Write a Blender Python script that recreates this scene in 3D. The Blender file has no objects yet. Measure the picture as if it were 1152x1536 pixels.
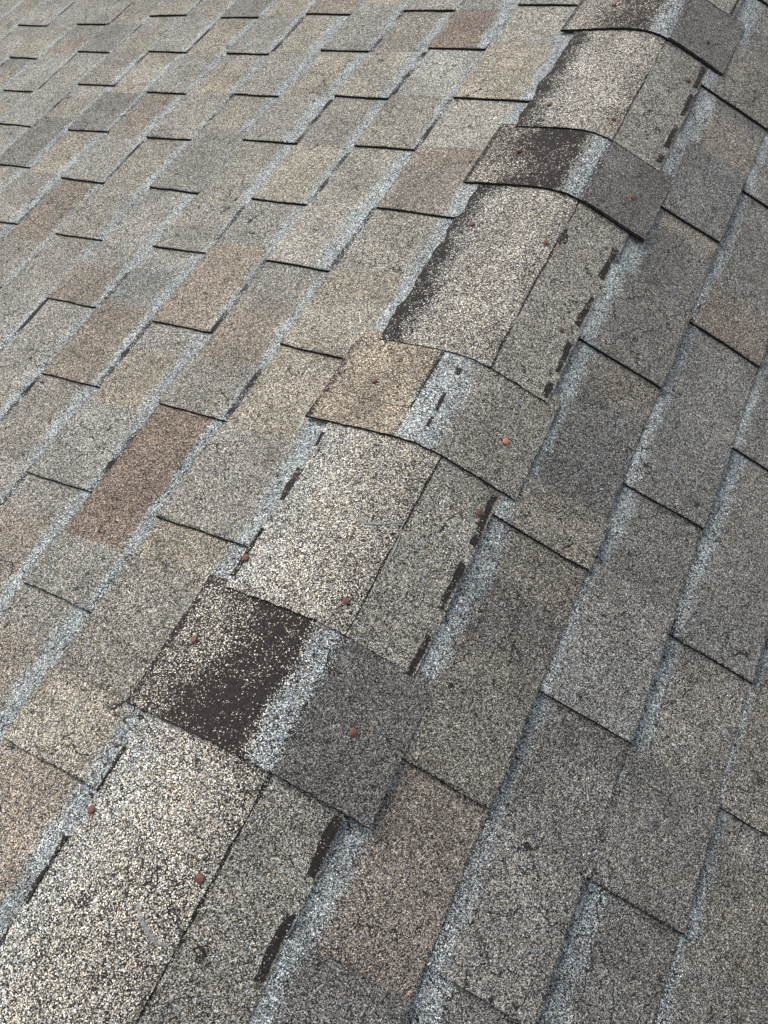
import bpy, math, random
from mathutils import Vector, Euler, noise

random.seed(11)
scene = bpy.context.scene
COL = scene.collection

# ------------------------------------------------------------------ camera
cam_data = bpy.data.cameras.new('camera')
cam = bpy.data.objects.new('camera', cam_data)
COL.objects.link(cam)
cam.location = (0.21404, 0.0, 0.94705)
cam.rotation_euler = (0.49384, -0.01341, 0.455)
cam_data.sensor_fit = 'HORIZONTAL'
cam_data.sensor_width = 36.0
cam_data.lens = 36.0 * 1236.54 / 1152.0
cam_data.clip_start = 0.01
cam_data.clip_end = 500.0
scene.camera = cam

# ------------------------------------------------------------------ sky and sun
SUN_AZ = math.radians(-62)      # from +Y (along the ridge, away from the camera) towards -X (left slope)
SUN_EL = math.radians(44)
world = bpy.data.worlds.new('World')
scene.world = world
world.use_nodes = True
wn = world.node_tree.nodes
sky = wn.new('ShaderNodeTexSky')
sky.sky_type = 'NISHITA'
sky.sun_disc = False
sky.sun_elevation = SUN_EL
sky.sun_rotation = SUN_AZ
sky.dust_density = 3.0
hsv = wn.new('ShaderNodeHueSaturation')      # thin high cloud: the sky is paler than clear blue
hsv.inputs['Saturation'].default_value = 0.30
world.node_tree.links.new(sky.outputs[0], hsv.inputs['Color'])
world.node_tree.links.new(hsv.outputs[0], wn['Background'].inputs[0])
wn['Background'].inputs[1].default_value = 0.13

sd = Vector((math.sin(SUN_AZ) * math.cos(SUN_EL), math.cos(SUN_AZ) * math.cos(SUN_EL), math.sin(SUN_EL)))
sun_data = bpy.data.lights.new('sun', 'SUN')
sun_data.energy = 1.5
sun_data.angle = math.radians(38)
sun_data.color = (1.0, 0.975, 0.93)
sun = bpy.data.objects.new('sun', sun_data)
COL.objects.link(sun)
sun.rotation_euler = sd.to_track_quat('Z', 'Y').to_euler()
sun.location = sd * 20

vs = scene.view_settings
vs.view_transform = 'Standard'
vs.look = 'None'
vs.gamma = 1.0
vs.exposure = 1.30
scene.view_settings.use_curve_mapping = False

# ------------------------------------------------------------------ roof geometry constants (metres)
PITCH = {-1: 0.31886, 1: 0.33774}        # left slope, right slope
EXPO = 0.143                             # exposed height of one course
PERIOD = 0.34507                         # one tab plus one cutout along the course
D0 = {-1: 0.17118, 1: 0.14381}           # first butt-joint line below the ridge
GAP_RISE = 0.0072                        # a course climbs this much onto the one below
TAB_UP = 0.0052                          # thickness of a laminated tab


def pt(side, d, y, h):
    p = PITCH[side]
    return Vector((side * (d * math.cos(p) + h * math.sin(p)), y, -d * math.sin(p) + h * math.cos(p)))


def nz(x, y, z, s):
    return noise.noise(Vector((x * s, y * s, z * s)))


# ------------------------------------------------------------------ materials
def granule_material(name, scale, contrast, band_noise=0.010):
    """Mineral granules on asphalt. Attributes: tint (granule colour), um (metres past the pale
    shadow-band edge, negative inside the band), loss (share of granules that have come off)."""
    m = bpy.data.materials.new(name)
    m.use_nodes = True
    nt = m.node_tree
    N, Lk = nt.nodes, nt.links
    bs = N['Principled BSDF']

    def node(t, **kw):
        n = N.new(t)
        for k, v in kw.items():
            setattr(n, k, v)
        return n

    def val(sock, v):
        if isinstance(v, (int, float)):
            sock.default_value = v
        elif isinstance(v, tuple):
            sock.default_value = v
        else:
            Lk.new(v, sock)

    def math_(op, a, b=0.0, c=0.0, clamp=False):
        n = node('ShaderNodeMath', operation=op, use_clamp=clamp)
        val(n.inputs[0], a); val(n.inputs[1], b); val(n.inputs[2], c)
        return n.outputs[0]

    def rng(v, a, b, c, d_, smooth=False):
        n = node('ShaderNodeMapRange')
        if smooth:
            n.interpolation_type = 'SMOOTHSTEP'
        val(n.inputs['Value'], v)
        for k, q in zip(('From Min', 'From Max', 'To Min', 'To Max'), (a, b, c, d_)):
            val(n.inputs[k], q)
        return n.outputs['Result']

    def mix(f, a, b, mode='MIX'):
        n = node('ShaderNodeMix', data_type='RGBA', blend_type=mode)
        val(n.inputs['Factor'], f); val(n.inputs['A'], a); val(n.inputs['B'], b)
        return n.outputs['Result']

    def noise_(s, detail=2.0, rough=0.5):
        n = node('ShaderNodeTexNoise')
        val(n.inputs['Vector'], pos)
        n.inputs['Scale'].default_value = s
        n.inputs['Detail'].default_value = detail
        n.inputs['Roughness'].default_value = rough
        return n.outputs['Fac']

    def voro(s, feat='F1', vec=None):
        n = node('ShaderNodeTexVoronoi', feature=feat)
        val(n.inputs['Vector'], vec or pos)
        n.inputs['Scale'].default_value = s
        return n

    pos = node('ShaderNodeNewGeometry').outputs['Position']
    tint = node('ShaderNodeAttribute', attribute_name='tint').outputs['Color']
    um = node('ShaderNodeAttribute', attribute_name='um').outputs['Fac']
    loss = node('ShaderNodeAttribute', attribute_name='loss').outputs['Fac']

    v1 = voro(scale)
    sep = node('ShaderNodeSeparateColor')
    Lk.new(v1.outputs['Color'], sep.inputs[0])
    r, g, b = sep.outputs[0], sep.outputs[1], sep.outputs[2]

    # shadow band of pale blue-grey granules under each butt
    wob = math_('SUBTRACT', noise_(34, 3, 0.6), 0.5)
    gj = math_('SUBTRACT', g, 0.5)
    edge = math_('ADD', um, math_('ADD', math_('MULTIPLY', wob, band_noise * 3.2), math_('MULTIPLY', gj, 0.012)))
    pale = rng(edge, -0.004, 0.004, 1.0, 0.0)
    base = mix(pale, tint, (0.240, 0.266, 0.276, 1))

    # granule to granule variation
    ramp = node('ShaderNodeValToRGB')
    Lk.new(r, ramp.inputs[0])
    el = ramp.color_ramp.elements
    lo = 1.0 - contrast
    stops = ((0.0, lo * 0.22), (0.22, lo + 0.1), (0.5, 0.85), (0.78, 1.0 + 0.45 * contrast), (0.93, 1.0 + 1.1 * contrast), (1.0, 1.0 + 2.2 * contrast))
    while len(el) < len(stops):
        el.new(0.5)
    for e_, (p_, v_) in zip(el, stops):
        e_.position = p_
        e_.color = (v_ / 3.5,) * 3 + (1,)
    lum = math_('MULTIPLY', ramp.outputs[0], 3.5)
    hue = mix(rng(g, 0.0, 1.0, 0.0, 1.0), (1.16, 1.0, 0.82, 1), (0.91, 1.01, 1.12, 1))
    col = mix(1.0, base, hue, 'MULTIPLY')
    # clumps, stains
    clump = rng(noise_(260, 2, 0.7), 0.30, 0.70, 0.50, 1.50)
    stain = rng(noise_(11, 4, 0.65), 0.3, 0.7, 0.76, 1.20)
    lum = math_('MULTIPLY', lum, math_('MULTIPLY', clump, stain))
    dist = v1.outputs['Distance']
    lum = math_('MULTIPLY', lum, rng(dist, 0.35, 0.85, 1.0, 0.35))
    vm = node('ShaderNodeVectorMath', operation='SCALE')
    Lk.new(col, vm.inputs[0]); Lk.new(lum, vm.inputs['Scale'])
    col = vm.outputs[0]

    # hairline cracks
    nd = node('ShaderNodeTexNoise')
    Lk.new(pos, nd.inputs['Vector']); nd.inputs['Scale'].default_value = 28; nd.inputs['Detail'].default_value = 4
    dv = node('ShaderNodeVectorMath', operation='MULTIPLY_ADD')
    Lk.new(nd.outputs['Color'], dv.inputs[0]); dv.inputs[1].default_value = (0.05,) * 3; Lk.new(pos, dv.inputs[2])
    ce = voro(15, 'DISTANCE_TO_EDGE', dv.outputs[0]).outputs['Distance']
    crack = math_('MULTIPLY', rng(ce, 0.006, 0.018, 1.0, 0.0), rng(noise_(5.5, 2), 0.50, 0.60, 0.0, 0.88))
    # pits, scattered bare spots
    n60 = noise_(64, 3, 0.65)
    pit = rng(n60, 0.615, 0.72, 0.0, 0.85)
    tot = math_('ADD', loss, math_('MULTIPLY', math_('SUBTRACT', n60, 0.5), 0.7))
    tot = math_('MAXIMUM', math_('MAXIMUM', tot, 0.07), math_('MAXIMUM', crack, pit))
    bare = rng(math_('SUBTRACT', b, tot), -0.02, 0.02, 1.0, 0.0)
    asph = mix(g, (0.008, 0.0066, 0.0064, 1), (0.024, 0.020, 0.019, 1))
    col = mix(bare, col, asph)
    Lk.new(col, bs.inputs['Base Color'])
    bs.inputs['Roughness'].default_value = 0.88
    bs.inputs['Specular IOR Level'].default_value = 0.12
    hgt = math_('SUBTRACT', math_('MULTIPLY', r, 0.5), dist)
    bump = node('ShaderNodeBump')
    bump.inputs['Strength'].default_value = 0.55
    bump.inputs['Distance'].default_value = 0.0012
    Lk.new(hgt, bump.inputs['Height'])
    Lk.new(bump.outputs[0], bs.inputs['Normal'])
    return m


def plain_material(name, c0, c1, scale, rough, spec=0.3, bump=0.3):
    m = bpy.data.materials.new(name)
    m.use_nodes = True
    N, Lk = m.node_tree.nodes, m.node_tree.links
    bs = N['Principled BSDF']
    geo = N.new('ShaderNodeNewGeometry')
    n = N.new('ShaderNodeTexNoise')
    Lk.new(geo.outputs['Position'], n.inputs['Vector'])
    n.inputs['Scale'].default_value = scale
    n.inputs['Detail'].default_value = 4
    r = N.new('ShaderNodeValToRGB')
    r.color_ramp.elements[0].position = 0.35
    r.color_ramp.elements[1].position = 0.68
    r.color_ramp.elements[0].color = c0 + (1,)
    r.color_ramp.elements[1].color = c1 + (1,)
    Lk.new(n.outputs['Fac'], r.inputs[0])
    Lk.new(r.outputs[0], bs.inputs['Base Color'])
    bs.inputs['Roughness'].default_value = rough
    bs.inputs['Specular IOR Level'].default_value = spec
    b = N.new('ShaderNodeBump')
    b.inputs['Strength'].default_value = bump
    b.inputs['Distance'].default_value = 0.001
    Lk.new(n.outputs['Fac'], b.inputs['Height'])
    Lk.new(b.outputs[0], bs.inputs['Normal'])
    return m


M_FIELD = granule_material('shingle_granules', 860, 0.80)
M_CAP = granule_material('ridge_cap_granules', 820, 0.86)
M_EDGE = plain_material('asphalt_edge', (0.006, 0.0055, 0.0055), (0.022, 0.020, 0.018), 260, 0.85, 0.12)
M_DECK = plain_material('roofing_felt', (0.012, 0.012, 0.012), (0.03, 0.03, 0.03), 40, 0.9)
M_TAR = plain_material('sealant_tar', (0.004, 0.0035, 0.004), (0.013, 0.011, 0.012), 300, 0.85, 0.1, 0.8)
M_RUST = plain_material('rusted_nail', (0.055, 0.022, 0.018), (0.125, 0.050, 0.038), 420, 0.75, 0.3, 0.6)
M_RUST_BRIGHT = plain_material('orange_rusted_nail', (0.26, 0.085, 0.035), (0.42, 0.17, 0.08), 300, 0.75, 0.3, 0.6)
M_SMEAR = plain_material('grey_sealant_smear', (0.05, 0.05, 0.050), (0.20, 0.195, 0.185), 420, 0.7, 0.3, 0.8)

# granule colours (linear albedo)
GREY = (0.208, 0.205, 0.188)
GREYC = (0.198, 0.197, 0.184)
LIGHT = (0.238, 0.237, 0.216)
DARK = (0.162, 0.164, 0.157)
BROWN = (0.200, 0.180, 0.155)
RED = (0.178, 0.148, 0.126)
TAN = (0.232, 0.217, 0.184)
OLIVE = (0.212, 0.206, 0.178)
RG = (0.170, 0.168, 0.160)  # right slope blends: weathered darker, some of that side's shade put into the tint
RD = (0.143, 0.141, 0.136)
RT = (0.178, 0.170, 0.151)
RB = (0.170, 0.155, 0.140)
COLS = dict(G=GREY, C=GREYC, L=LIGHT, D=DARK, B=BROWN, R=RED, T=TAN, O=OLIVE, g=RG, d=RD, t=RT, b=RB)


# ------------------------------------------------------------------ mesh helper
class Mesh:
    def __init__(self):
        self.v, self.f, self.mi, self.tint, self.um, self.loss = [], [], [], [], [], []

    def vert(self, p, tint=(0.1, 0.1, 0.1), um=1.0, loss=0.0):
        self.v.append(p); self.tint.append(tint); self.um.append(um); self.loss.append(loss)
        return len(self.v) - 1

    def face(self, idx, mi=0):
        self.f.append(idx); self.mi.append(mi)

    def build(self, name, mats, parent=None, origin=None, smooth=False):
        o0 = origin if origin is not None else sum(self.v, Vector()) / len(self.v)
        me = bpy.data.meshes.new(name)
        me.from_pydata([p - o0 for p in self.v], [], self.f)
        for m in mats:
            me.materials.append(m)
        me.polygons.foreach_set('material_index', self.mi)
        if smooth:
            me.polygons.foreach_set('use_smooth', [m == 0 for m in self.mi])
        a = me.attributes.new('tint', 'FLOAT_COLOR', 'POINT')
        a.data.foreach_set('color', [c for t in self.tint for c in (t[0], t[1], t[2], 1.0)])
        a = me.attributes.new('um', 'FLOAT', 'POINT')
        a.data.foreach_set('value', self.um)
        a = me.attributes.new('loss', 'FLOAT', 'POINT')
        a.data.foreach_set('value', self.loss)
        me.update()
        o = bpy.data.objects.new(name, me)
        COL.objects.link(o)
        o.location = o0
        if parent is not None:
            o.parent = parent
            o.location = o0 - parent_origin(parent)
        return o


def parent_origin(o):
    p = o.location.copy()
    while o.parent is not None:
        o = o.parent
        p = p + o.location
    return p


def slab(mb, fn_top, us, vs_, thick, flip, attr):
    """A thin slab over the grid us x vs_; fn_top(u, v) -> (point, normal)."""
    nu, nv = len(us), len(vs_)
    top = [[None] * nv for _ in range(nu)]
    bot = [[None] * nv for _ in range(nu)]
    for i, u in enumerate(us):
        for j, v in enumerate(vs_):
            p, n = fn_top(u, v, i, j)
            t, um, ls = attr(u, v)
            top[i][j] = mb.vert(p, t, um, ls)
            if i in (0, nu - 1) or j in (0, nv - 1):
                bot[i][j] = mb.vert(p - n * thick, t, um, ls)

    def q(a, b, c, d, mi):
        mb.face((d, c, b, a) if flip else (a, b, c, d), mi)
    for i in range(nu - 1):
        for j in range(nv - 1):
            q(top[i][j], top[i + 1][j], top[i + 1][j + 1], top[i][j + 1], 0)
    for i in range(nu - 1):
        q(bot[i][0], bot[i + 1][0], top[i + 1][0], top[i][0], 1)
        q(top[i][-1], top[i + 1][-1], bot[i + 1][-1], bot[i][-1], 1)
    for j in range(nv - 1):
        q(bot[0][j], top[0][j], top[0][j + 1], bot[0][j + 1], 1)
        q(top[-1][j], bot[-1][j], bot[-1][j + 1], top[-1][j + 1], 1)


def lin(a, b, n):
    return [a + (b - a) * i / n for i in range(n + 1)]


def slope_slab(mb, side, d_butt0, u0, u1, y0, y1, h0, thick, tint, band, loss=0.0, nu=5, nv=6, jit=0.0012, seed=0, skew=(0, 0),
               tint2=None, split=0.7, wear=0.0, seam=0.0):
    """A tab lying on a slope. u runs down the slope from the joint d_butt0; skew shifts near/far ends with u.
    tint2 is a second granule blend from split to the far end; wear is granule loss along the cut edges."""
    p = PITCH[side]
    n = Vector((side * math.sin(p), 0, math.cos(p)))
    us, vv = lin(u0, u1, nu), lin(0.0, 1.0, nv)
    eu, ev = 0.0035, 0.0035 / max(0.02, y1 - y0)
    if nu > 2:
        us = us[:-1] + [u1 - eu, u1]
        if seam > 0:
            us = sorted([u for u in us if u < -0.002 or u > 0.016] + [0.0, 0.009, 0.0125])
        vv = [0.0, ev] + vv[1:]
        if tint2 is not None:
            vv = sorted([v for v in vv if abs(v - split) > 0.1] + [split - 0.07, split + 0.07])
    Nu, Nv = len(us) - 1, len(vv) - 1

    def fn(u, v, i, j):
        y = y0 + (y1 - y0) * v + (skew[0] * (1 - v) + skew[1] * v) * (u - u0)
        h = h0 + GAP_RISE * u / EXPO
        h += 0.0008 * nz(d_butt0 + u, y, seed * 0.37, 14)
        du = dy = 0.0
        if j in (0, Nv):
            dy = jit * (nz(u, v * 3 + seed, 1.7, 90) + 0.8 * nz(u, v * 3 + seed, 5.7, 25))
        if i == Nu:
            du = jit * 1.5 * nz(y, seed, 4.1, 60)
            h += 0.0014 * max(0.0, nz(y, seed, 9.1, 12)) - 0.0008
        if j == 0:
            h -= 0.0006
        return pt(side, d_butt0 + u + du, y + dy, h), n

    def attr(u, v):
        t = tint if tint2 is None or v < split else tint2
        w = loss
        if wear and (u >= u1 - 1e-6 or v <= 1e-6):
            w = max(w, wear * (0.65 + 0.6 * nz(u * 1.3, v + seed, 3.3, 9)))
        if seam and -0.001 < u < 0.0095:
            w = max(w, seam * (0.7 + 0.9 * nz(v * 1.3, seed, 8.3, 5)))
        return t, u - band, w

    slab(mb, fn, us, vv, thick, side < 0, attr)


# ------------------------------------------------------------------ the two slopes
OFFS = {-1: [0.35693, 0.19772, 0.36615, 0.55476, 0.72525, 0.90568, 1.08581, 1.27586],
        1: [0.20017, 0.01742, 0.18938, 0.010]}
# (side, course, index): (tab share of the period, tab colour, cutout colour below the tab's near end is index-1)
CELL = {}


def cells(side, k, j0, text):
    for i, w in enumerate(text.split()):
        f, c = w.split(':')
        CELL[(side, k, j0 + i)] = (float(f), c[0], c[1], c[2] if len(c) > 2 else None)


# courses away from the ridge; each entry is share:TabCutout(CutoutFarEnd), nearest first
cells(-1, 0, -3, '.5:GT .5:GB .3:TGT .5:GT .55:TL .55:BL .55:TL .5:GL .5:GG')
cells(-1, 1, -3, '.5:GB .5:GG .5:GBG .28:GR .32:GBG .5:LO .5:OL .45:RC .5:GG')
cells(-1, 2, -2, '.5:GG .3:GBG .45:CTG .62:BC .5:OG .5:TG .5:GT .5:GG')
cells(-1, 3, -1, '.5:GG .55:BDL .4:GO .45:GOT .6:CT .5:GB')
cells(-1, 4, -1, '.5:GG .3:BG .6:DO .5:GT .5:BG .5:CG')
cells(-1, 5, -1, '.5:CG .45:GO .5:GTG .5:CT .5:CT')
cells(-1, 6, -1, '.4:GB .45:GB .45:CT .5:DT .5:GG')
cells(-1, 7, -2, '.5:GG .5:GT .45:DT .5:CT .5:CT')
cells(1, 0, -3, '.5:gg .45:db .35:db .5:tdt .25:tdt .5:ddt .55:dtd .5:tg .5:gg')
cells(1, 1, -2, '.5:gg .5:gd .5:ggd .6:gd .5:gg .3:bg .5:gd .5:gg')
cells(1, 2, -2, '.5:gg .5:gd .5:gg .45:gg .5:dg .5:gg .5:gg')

Y_MIN, Y_MAX = -1.4, 4.4
DECK = {-1: 4.4, 1: 3.4}
VIS = {-1: lambda d: (max(-0.55, d - 0.85), 2.35), 1: lambda d: (-0.45 + 0.35 * max(0, d - 0.3), 2.15)}


def course_offset(side, k):
    o = OFFS[side]
    if k < len(o):
        return o[k]
    return o[-1] + 0.178 * (k - len(o) + 1) + 0.02 * math.sin(k * 7.3)


def make_slope(side, label):
    p = PITCH[side]
    n = Vector((side * math.sin(p), 0, math.cos(p)))
    # roof deck under the felt: the slope itself
    mb = Mesh()
    slab(mb, lambda u, v, i, j: (pt(side, u, v, -0.002), n), [0.075, DECK[side] + 0.05], [Y_MIN - 0.05, Y_MAX + 0.05], 0.02,
         side < 0, lambda u, v: ((0.1,) * 3, 1.0, 0.0))
    root = mb.build('roof_slope', [M_DECK, M_DECK], origin=pt(side, 1.0, 1.0, -0.022))
    root['label'] = label
    root['category'] = 'roof slope'
    root['group'] = 'shingled slopes of the roof'
    n_course = int((DECK[side] - D0[side]) / EXPO)
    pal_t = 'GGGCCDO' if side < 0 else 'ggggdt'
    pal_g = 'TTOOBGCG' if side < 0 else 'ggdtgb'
    far = Mesh()
    for k in range(n_course):
        db = D0[side] + k * EXPO
        off = course_offset(side, k)
        ya, yb = VIS[side](db + EXPO * 0.5)
        visible = db < (2.55 if side < 0 else 0.95)
        # continuous backing ply of the course, seen only at the joints
        cm = Mesh()
        u_top = -0.06 if k == 0 else -0.035
        slope_slab(cm, side, db, u_top, EXPO - 0.004, Y_MIN, Y_MAX, 0.0005, 0.002, GREYC, 0.03, 0.1, 1, 40, 0.0006, k)
        course = cm.build('shingle_course', [M_FIELD, M_EDGE], root)
        j0 = int(math.floor((Y_MIN - off) / PERIOD)) - 1
        j1 = int(math.ceil((Y_MAX - off) / PERIOD)) + 1
        for j in range(j0, j1):
            rnd = random.Random(k * 977 + j * 31 + (5 if side > 0 else 0))
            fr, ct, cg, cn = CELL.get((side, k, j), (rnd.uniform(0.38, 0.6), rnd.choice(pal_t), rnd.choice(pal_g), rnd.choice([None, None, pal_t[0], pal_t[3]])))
            y0 = off + j * PERIOD
            y1 = y0 + fr * PERIOD
            y2 = y0 + PERIOD
            bt = max(-0.02, rnd.gauss(0.024, 0.009))
            bg = max(0.014, rnd.gauss(0.037, 0.006))
            if side > 0:
                bt, bg = bt - 0.010, bg - 0.008
            ut = -0.004
            if k == 0:
                ut = -0.040
                bt = rnd.uniform(0.0, 0.012) if side < 0 else 0.012
                bg = 0.014 + rnd.uniform(-0.006, 0.008) + (0.012 if side > 0 else 0.0)
            for kind, a, b, c in (('tab', y0, y1, ct), ('gap', y1 - 0.006, y2 + 0.010, cg)):
                a, b = max(a, Y_MIN), min(b, Y_MAX)
                if b - a < 0.02:
                    continue
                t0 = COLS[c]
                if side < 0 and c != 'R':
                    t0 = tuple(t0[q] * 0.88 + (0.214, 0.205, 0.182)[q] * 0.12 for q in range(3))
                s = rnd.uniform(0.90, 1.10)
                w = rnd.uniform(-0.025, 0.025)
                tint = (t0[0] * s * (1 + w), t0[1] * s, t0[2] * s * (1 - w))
                ls = rnd.choice((0.03, 0.06, 0.10, 0.16))
                vis = visible and b > ya and a < yb
                mb = Mesh() if vis else far
                res = (5, 6) if vis else (1, 1)
                sk = (rnd.uniform(-0.03, 0.03), rnd.uniform(-0.03, 0.03))
                wear = rnd.uniform(0.25, 1.0)
                t2 = None
                cc = cn if kind == 'gap' else (rnd.choice([None, None, None, ct]))
                if cc and vis:
                    q0, f2 = COLS[cc], rnd.uniform(0.86, 1.10)
                    t2 = tuple(q0[q] * f2 for q in range(3))
                if kind == 'tab':
                    slope_slab(mb, side, db, ut, EXPO + rnd.uniform(-0.002, 0.002), a, b, 0.002 + TAB_UP, TAB_UP + 0.0032, tint, bt, ls,
                               *res, 0.0022, k * 50 + j, sk, t2, rnd.uniform(0.4, 0.7), wear, rnd.choice((0.3, 0.8, 1.0, 1.0) if side < 0 else (0.0, 0.3, 0.45, 0.55)) if k > 0 else 0.0)
                else:
                    ug = u_top + 0.002 if k == 0 else -0.03
                    slope_slab(mb, side, db, ug, EXPO - rnd.uniform(0.0, 0.002), a, b, 0.002, 0.0035, tint, bg, ls, *res, 0.0015, k * 50 + j + 0.5,
                               (0, 0), t2, rnd.uniform(0.55, 0.75), wear * 0.8)
                if vis:
                    mb.build('shingle', [M_FIELD, M_EDGE], course)
    if far.v:
        fo = far.build('shingle_field', [M_FIELD, M_EDGE], root)
        fo['kind'] = 'stuff'
    return root


# the yard far below the roof
M_GROUND = plain_material('lawn', (0.035, 0.055, 0.020), (0.070, 0.090, 0.040), 3.0, 0.95, 0.1, 0.2)
gm = Mesh()
gm.face([gm.vert(Vector((x, y, -4.5))) for x, y in ((-300, -300), (300, -300), (300, 300), (-300, 300))])
ground = gm.build('ground', [M_GROUND], origin=Vector((0, 0, -4.5)))
ground['kind'] = 'structure'

left = make_slope(-1, 'pale weathered grey and tan shingle slope to the left of the ridge')
right = make_slope(1, 'darker grey shingle slope to the right of the ridge')

# ------------------------------------------------------------------ the ridge and its cap shingles
SOFT = 0.040


def ridge_pt(s, y, h):
    """s: signed distance across the ridge (negative left), h: height along the normal of the rounded saddle."""
    def base(q):
        r = math.sqrt(q * q + SOFT * SOFT)
        w = 0.5 * (1 + q / r)
        p = PITCH[-1] * (1 - w) + PITCH[1] * w
        return Vector((q * math.cos(p), 0, -r * math.sin(p)))
    a, b = base(s - 0.002), base(s + 0.002)
    t = (b - a).normalized()
    n = Vector((-t.z, 0, t.x))
    c = base(s)
    return Vector((c.x, y, c.z)) + n * h, n


ridge = bpy.data.objects.new('roof_ridge', None)
COL.objects.link(ridge)
ridge.location = (0, 0.7, 0)
ridge.empty_display_size = 0.1
ridge['label'] = 'row of overlapping nailed cap shingles folded over the ridge'
ridge['category'] = 'roof ridge'


def sstep(a, b, x):
    t = max(0.0, min(1.0, (x - a) / (b - a)))
    return t * t * (3 - 2 * t)


def cap_strip(mb, s0, s1, y0, y1, h0, h1, thick, attr, ns, ny, seed, wav=(0.0, 0.0), jit=0.0015, bow=0.0):
    ss, yy = lin(s0, s1, ns), lin(y0, y1, ny)

    def fn(s, y, i, j):
        t = (y - yy[0]) / (yy[-1] - yy[0])
        h = h0 + (h1 - h0) * t + 0.0010 * nz(s, y, seed, 9)
        ds = dy = 0.0
        if i == 0:
            ds = wav[0] * (nz(y, seed, 2.2, 22) + 0.5 * nz(y, seed, 5.2, 60))
        if i == ns:
            ds = wav[1] * (nz(y, seed, 3.2, 22) + 0.5 * nz(y, seed, 7.2, 60))
        if j in (0, ny):
            dy = jit * nz(s, seed + j, 0.3, 70)
            if j == 0:
                dy += bow * s
                h += 0.0014 * max(0.0, nz(s, seed, 6.6, 14))
        return ridge_pt(s + ds, y + dy, h)
    slab(mb, fn, ss, yy, thick, False, attr)


# (near edge, far edge, kind)
LIGHTG = (0.288, 0.276, 0.246)
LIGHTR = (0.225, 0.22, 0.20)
DARKR = (0.126, 0.124, 0.119)
PALE = (0.270, 0.298, 0.308)
TANC = (0.240, 0.214, 0.174)
CAPS = [
    ('short', -0.92, -0.74, 'dark'), ('long', -0.74, -0.42, 'near'), ('short', -0.43, -0.25, 'tan'),
    ('long', -0.25, 0.112, 'near'), ('short', 0.112, 0.293, 'dark'), ('long', 0.293, 0.580, 'near'),
    ('short', 0.580, 0.760, 'tan'), ('long', 0.750, 1.137, 'far'), ('short', 1.137, 1.305, 'dark'),
    ('long', 1.305, 1.632, 'far'), ('short', 1.632, 1.81, 'dark'), ('long', 1.81, 2.13, 'far'),
    ('short', 2.13, 2.31, 'dark'), ('long', 2.31, 2.66, 'far'), ('short', 2.66, 2.84, 'tan'),
    ('long', 2.84, 3.20, 'far'), ('short', 3.20, 3.38, 'dark'), ('long', 3.38, 3.74, 'far'),
    ('short', 3.74, 3.92, 'tan'), ('long', 3.92, 4.30, 'far')]
CAP_LABEL = {
    4: 'short cap shingle worn bald to dark asphalt on its left half, nearest bald one',
    6: 'short tan and grey cap shingle with a pale patch at the crest',
    8: 'short cap shingle with a brown-black bald patch, upper ridge',
    3: 'nearest long cap shingle with coarse pale granules at the bottom left',
    5: 'long pale granule cap shingle between the bald cap and the tan cap',
    7: 'longest cap shingle with a wavy bald left edge above the tan cap',
    9: 'long cap shingle with wavy bald left edge near the top of the photo',
}
LAP = 0.05
TAR_R = {3: [(-0.165, -0.115), (-0.072, 0.0), (0.037, 0.106)], 5: [(0.292, 0.347), (0.386, 0.457), (0.488, 0.572)],
         7: [(0.757, 0.786), (0.808, 0.872), (0.905, 0.972), (1.018, 1.090)], 9: [(1.325, 1.345), (1.370, 1.432), (1.470, 1.535), (1.562, 1.62)]}
TAR_L = {3: [(-0.165, -0.140), (-0.118, -0.042), (0.012, 0.066)], 5: [(0.312, 0.388), (0.438, 0.492), (0.535, 0.56)]}
TAR_TAN = [(0.714, 0.726), (0.643, 0.676), (0.612, 0.630)]


def cap_height(i, t):
    return 0.0145 + (0.007 - 0.0145) * t


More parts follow.
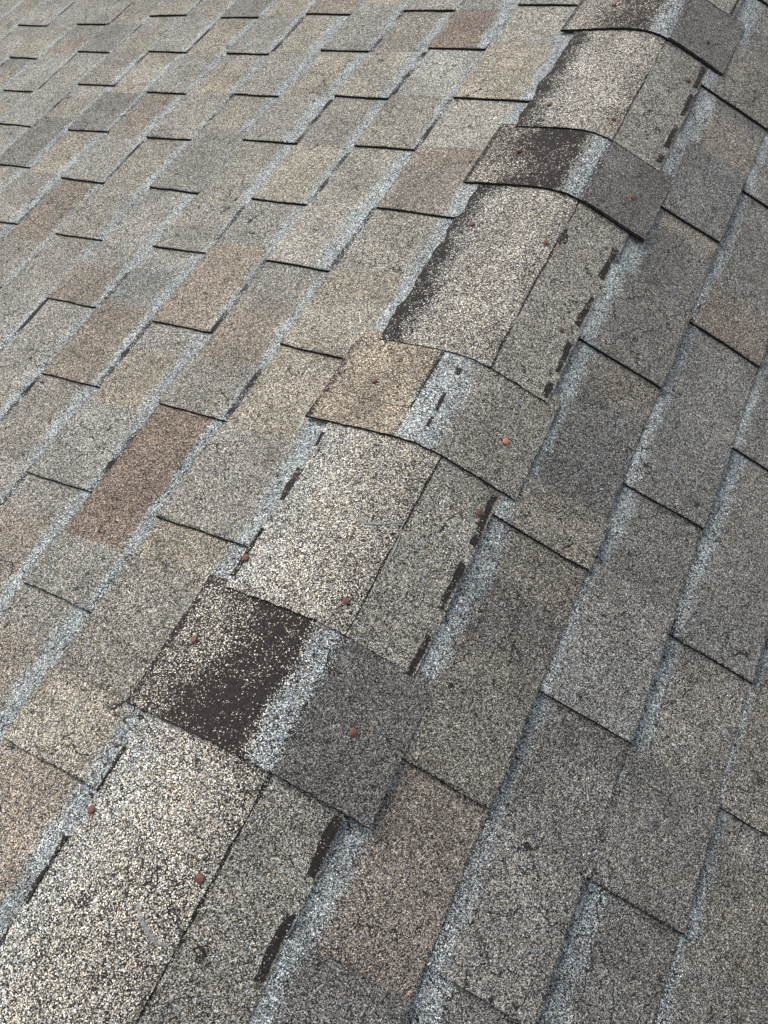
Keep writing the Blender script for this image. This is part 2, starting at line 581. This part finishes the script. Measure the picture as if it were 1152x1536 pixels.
cap_objs = []
for i, (kind, ya, yb, style) in enumerate(CAPS):
    seed = i * 3.7 + 1
    hn, hf = (0.0128, 0.0082) if kind == 'short' else (0.0102, 0.0068)
    yf = yb + (0.010 if kind == 'short' else LAP)
    mb = Mesh()
    if kind == 'long':
        far_style = style == 'far'
        sl = -0.150 if far_style else -0.147
        sr = 0.131

        def attr(s, y, far_style=far_style, seed=seed, sl=sl):
            w = nz(s, y, seed, 16)
            if s < 0.0:
                fr = sstep(-0.098, -0.143, s + 0.022 * w)
                if far_style:
                    ls = 0.22 + 0.70 * fr
                    if fr < 0.5:
                        ls += 0.12 * sstep(-0.02, -0.11, s)
                else:
                    ls = 0.24 + 0.12 * w - 0.08 * sstep(-0.05, -0.13, s)
                c = [LIGHTG[q] * (1 - 0.35 * sstep(-0.07, -0.13, s)) + PALE[q] * 0.35 * sstep(-0.07, -0.13, s) for q in range(3)]
            else:
                ls = 0.27 + 0.12 * w
                c = LIGHTG
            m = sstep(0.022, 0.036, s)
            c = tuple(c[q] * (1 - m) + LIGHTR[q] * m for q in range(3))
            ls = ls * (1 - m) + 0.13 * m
            return c, 1.0, ls
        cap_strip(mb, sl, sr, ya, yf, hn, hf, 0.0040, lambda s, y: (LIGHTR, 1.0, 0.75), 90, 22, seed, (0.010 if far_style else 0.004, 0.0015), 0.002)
    else:
        tan = style == 'tan'
        sl, sr = (-0.180, 0.160) if not tan else (-0.188, 0.150)

        mild = 0.16 if i == 10 else 0.0

        def attr(s, y, tan=tan, seed=seed, ya=ya, yb=yb, mild=mild, sl=sl):
            w = nz(s, y, seed, 13)
            if tan:
                m = sstep(-0.042, -0.036, s + 0.004 * w)
                m2 = sstep(0.004, 0.03, s + 0.01 * w)
                c = tuple((TANC[q] * (1 - m) + PALE[q] * m) * (1 - m2) + LIGHTR[q] * 0.92 * m2 for q in range(3))
                ls = 0.12 + 0.05 * m
                if s < sl + 0.007:
                    ls = 0.7 + 0.6 * w
                if -0.047 < s < -0.0375:
                    ls = max(ls, 0.5 + 0.7 * w)
                return c, 1.0, ls
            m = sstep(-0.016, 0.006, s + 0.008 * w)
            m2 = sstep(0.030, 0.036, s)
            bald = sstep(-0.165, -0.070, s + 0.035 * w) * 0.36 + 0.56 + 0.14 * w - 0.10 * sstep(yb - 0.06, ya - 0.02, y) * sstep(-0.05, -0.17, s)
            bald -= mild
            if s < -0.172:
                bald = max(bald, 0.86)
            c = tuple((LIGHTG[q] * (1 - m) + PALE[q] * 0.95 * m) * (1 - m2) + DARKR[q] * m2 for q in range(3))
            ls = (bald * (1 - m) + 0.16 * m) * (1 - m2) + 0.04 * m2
            if 0.026 < s < 0.0345:
                ls = max(ls, 0.62 + 0.5 * w)
            return c, 1.0, ls
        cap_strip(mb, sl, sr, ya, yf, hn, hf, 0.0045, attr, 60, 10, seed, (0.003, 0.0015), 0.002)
    o = mb.build('ridge_cap', [M_FIELD if style == 'tan' else M_CAP, M_EDGE], ridge)
    if i in CAP_LABEL:
        o['label'] = CAP_LABEL[i]
    cap_objs.append((o, ya, yb, yf, hn, hf))

    def lift(y, hn=hn, hf=hf, ya=ya, yf=yf):
        return hn + (hf - hn) * (y - ya) / (yf - ya)
    # raised top ply with its own edge
    pm = Mesh()
    if kind == 'short' and style != 'tan':
        cap_strip(pm, 0.034, sr, ya + 0.001, yf - 0.002, hn + 0.0022, hf + 0.0016, 0.0024, attr, 16, 8, seed, (0.0025, 0.001), 0.002)
        pm.build('cap_ply', [M_FIELD, M_EDGE], o)
    elif kind == 'short':
        cap_strip(pm, sl + 0.006, -0.040, ya + 0.052, yf - 0.002, hn - 0.0004, hf + 0.0012, 0.0022, attr, 16, 8, seed, (0.002, 0.003), 0.002)
        pm.build('cap_ply', [M_CAP, M_EDGE], o)
    else:
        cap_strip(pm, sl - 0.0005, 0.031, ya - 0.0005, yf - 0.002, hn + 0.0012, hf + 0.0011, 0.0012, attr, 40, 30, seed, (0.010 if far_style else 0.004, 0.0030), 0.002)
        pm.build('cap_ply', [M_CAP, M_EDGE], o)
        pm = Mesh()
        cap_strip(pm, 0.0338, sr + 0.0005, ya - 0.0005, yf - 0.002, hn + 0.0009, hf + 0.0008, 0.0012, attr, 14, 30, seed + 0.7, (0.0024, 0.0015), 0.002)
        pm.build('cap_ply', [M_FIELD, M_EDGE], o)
        # dashed tar line along the right edge
        span = yb - ya
        if i in TAR_R:
            segs = [((a - ya) / span, (b - ya) / span) for a, b in TAR_R[i]]
        else:
            segs, yq, rs = [], ya + 0.004, random.Random(i)
            while yq < yb - 0.02:
                ln = rs.uniform(0.045, 0.072)
                segs.append(((yq - ya) / span, min(1.0, (yq + ln - ya) / span)))
                yq += ln + rs.uniform(0.022, 0.038)
        for q, (f0, f1) in enumerate(segs):
            tm = Mesh()
            y0, y1 = ya + f0 * span, ya + f1 * span
            hh0, hh1 = lift(y0) + 0.0026, lift(y1) + 0.0026
            cap_strip(tm, 0.1185, 0.1275, y0, y1, hh0 - 0.0005, hh1 - 0.0005, 0.0016, lambda s, y: (LIGHTR, 1.0, 0.93 + 0.12 * nz(s, y, seed, 40)), 4, 18, seed + q * 5.3, (0.0045, 0.003), 0.006)
            tm.build('tar_strip', [M_CAP, M_TAR], o)
        if style == 'near':
            for q, (f0, f1) in enumerate([((a - ya) / span, (b - ya) / span) for a, b in TAR_L.get(i, [])]):
                tm = Mesh()
                y0, y1 = ya + f0 * span, ya + f1 * span
                cap_strip(tm, -0.149, -0.1445, y0, y1, lift(y0) + 0.0023, lift(y1) + 0.0023, 0.003, lambda s, y: (LIGHTR, 1.0, 0.90 + 0.14 * nz(s, y, seed, 40)), 4, 18, seed + 9 + q,
                          (0.006, 0.006), 0.006)
                tm.build('tar_strip', [M_CAP, M_TAR], o)

    if i == 6:
        for q, (y0, y1) in enumerate(TAR_TAN):
            tm = Mesh()
            cap_strip(tm, -0.008, -0.002, y0, y1, lift(y0) + 0.0005, lift(y1) + 0.0005, 0.0012, lambda s, y: (LIGHTR, 1.0, 0.92), 4, 8, seed + 20 + q, (0.004, 0.004), 0.004)
            tm.build('tar_strip', [M_CAP, M_TAR], o)

# ------------------------------------------------------------------ nails, smears
def on_cap(s, y):
    best = None
    for o, ya, yb, yf, hn, hf in cap_objs:
        if ya <= y < yb:
            best = (o, hn + (hf - hn) * (y - ya) / (yf - ya))
    return best


def nail_mesh(name, mat):
    mb = Mesh()
    prof = [(0.0, 0.0013), (0.0030, 0.0012), (0.0046, 0.0007), (0.0049, 0.0), (0.0046, -0.0006)]
    nseg = 14
    c = mb.vert(Vector((0, 0, prof[0][1])))
    rings = []
    for r, z in prof[1:]:
        rings.append([mb.vert(Vector((r * math.cos(a), r * math.sin(a) * (1 + 0.05 * math.sin(3 * a)), z))) for a in [2 * math.pi * q / nseg for q in range(nseg)]])
    for q in range(nseg):
        mb.face((c, rings[0][q], rings[0][(q + 1) % nseg]))
        for a, b in zip(rings, rings[1:]):
            mb.face((a[q], b[q], b[(q + 1) % nseg], a[(q + 1) % nseg]))
    # shank
    sh = [[mb.vert(Vector((0.0016 * math.cos(a), 0.0016 * math.sin(a), z))) for a in [2 * math.pi * q / 6 for q in range(6)]] for z in (-0.0005, -0.02)]
    for q in range(6):
        mb.face((sh[0][q], sh[1][q], sh[1][(q + 1) % 6], sh[0][(q + 1) % 6]))
    o = mb.build(name, [mat], origin=Vector((0, 0, 0)), smooth=True)
    me = o.data
    bpy.data.objects.remove(o)
    return me


NAIL = nail_mesh('nail_head', M_RUST)
NAIL_O = nail_mesh('nail_head_bright', M_RUST_BRIGHT)
rn = random.Random(5)


def put_nail(parent, p, n, lift, me=NAIL, tilt=0.12, sc=1.0):
    o = bpy.data.objects.new('nail_head', me)
    COL.objects.link(o)
    o.parent = parent
    o.location = p + n * lift - parent_origin(parent)
    q = n.to_track_quat('Z', 'Y').to_euler()
    o.rotation_euler = (q.x + rn.uniform(-tilt, tilt), q.y + rn.uniform(-tilt, tilt), q.z)
    o.scale = (sc * rn.uniform(0.92, 1.06),) * 3
    return o


for s, y, kind in [(0.105, 1.693, 1), (0.105, 1.563, 0), (-0.108, 1.373, 0), (0.017, 1.356, 0), (-0.111, 1.231, 0), (0.108, 1.208, 0),
                   (-0.116, 1.03, 0), (0.016, 1.019, 0), (0.101, 0.880, 0), (-0.115, 0.666, 0), (0.101, 0.652, 2), (0.113, 0.534, 0),
                   (-0.142, 0.339, 0), (0.013, 0.331, 0), (-0.142, 0.213, 0), (0.094, 0.196, 0), (-0.138, -0.009, 0), (0.019, -0.015, 0),
                   (-0.1, 1.72, 0), (0.1, -0.33, 0), (-0.13, -0.33, 0)]:
    r = on_cap(s, y)
    if not r:
        continue
    p, n = ridge_pt(s, y, r[1])
    put_nail(r[0], p, n, 0.0031, NAIL_O if kind == 2 else NAIL, 0.3 if kind == 1 else 0.12)
put_nail(left, pt(-1, 0.546, 1.233, 0.010), Vector((-math.sin(PITCH[-1]), 0, math.cos(PITCH[-1]))), 0.002, NAIL, 0.3, 0.9)


def smear(points, width, seed):
    """A dried bead of sealant following points (s, y) on a cap."""
    r = on_cap(points[0][0], points[0][1])
    mb = Mesh()
    rows = []
    # subdivide
    pts = []
    for a, b in zip(points, points[1:]):
        for q in range(6):
            t = q / 6
            pts.append((a[0] + (b[0] - a[0]) * t, a[1] + (b[1] - a[1]) * t))
    pts.append(points[-1])
    for i, (s, y) in enumerate(pts):
        a, b = pts[max(0, i - 1)], pts[min(len(pts) - 1, i + 1)]
        t = Vector((b[0] - a[0], b[1] - a[1])).normalized()
        e = math.sin(math.pi * (i + 0.4) / (len(pts) - 0.2))
        w = width * (0.35 + 0.65 * e) * (1 + 0.5 * nz(i, seed, 0, 0.7))
        row = []
        for q in (-1, -0.5, 0, 0.5, 1):
            ss, yy = s - t.y * w * q, y + t.x * w * q
            rr = on_cap(ss, yy) or r
            row.append(mb.vert(ridge_pt(ss, yy, r[1] + 0.0008 + 0.0018 * (1 - q * q) * e + 0.0006 * nz(i, q, seed, 1.3))[0]))
        rows.append(row)
    for a, b in zip(rows, rows[1:]):
        for q in range(4):
            mb.face((a[q], a[q + 1], b[q + 1], b[q]))
    return mb.build('sealant_smear', [M_SMEAR], r[0], smooth=True)


smear([(-0.026, 0.443), (-0.012, 0.440), (0.006, 0.447), (0.030, 0.466)], 0.0022, 1)
smear([(0.032, 0.455), (0.036, 0.425), (0.035, 0.385)], 0.0018, 2)
smear([(-0.028, -0.062), (-0.012, -0.076), (0.012, -0.086), (0.026, -0.083)], 0.0032, 3)
smear([(-0.019, 0.343), (-0.002, 0.336)], 0.003, 4)
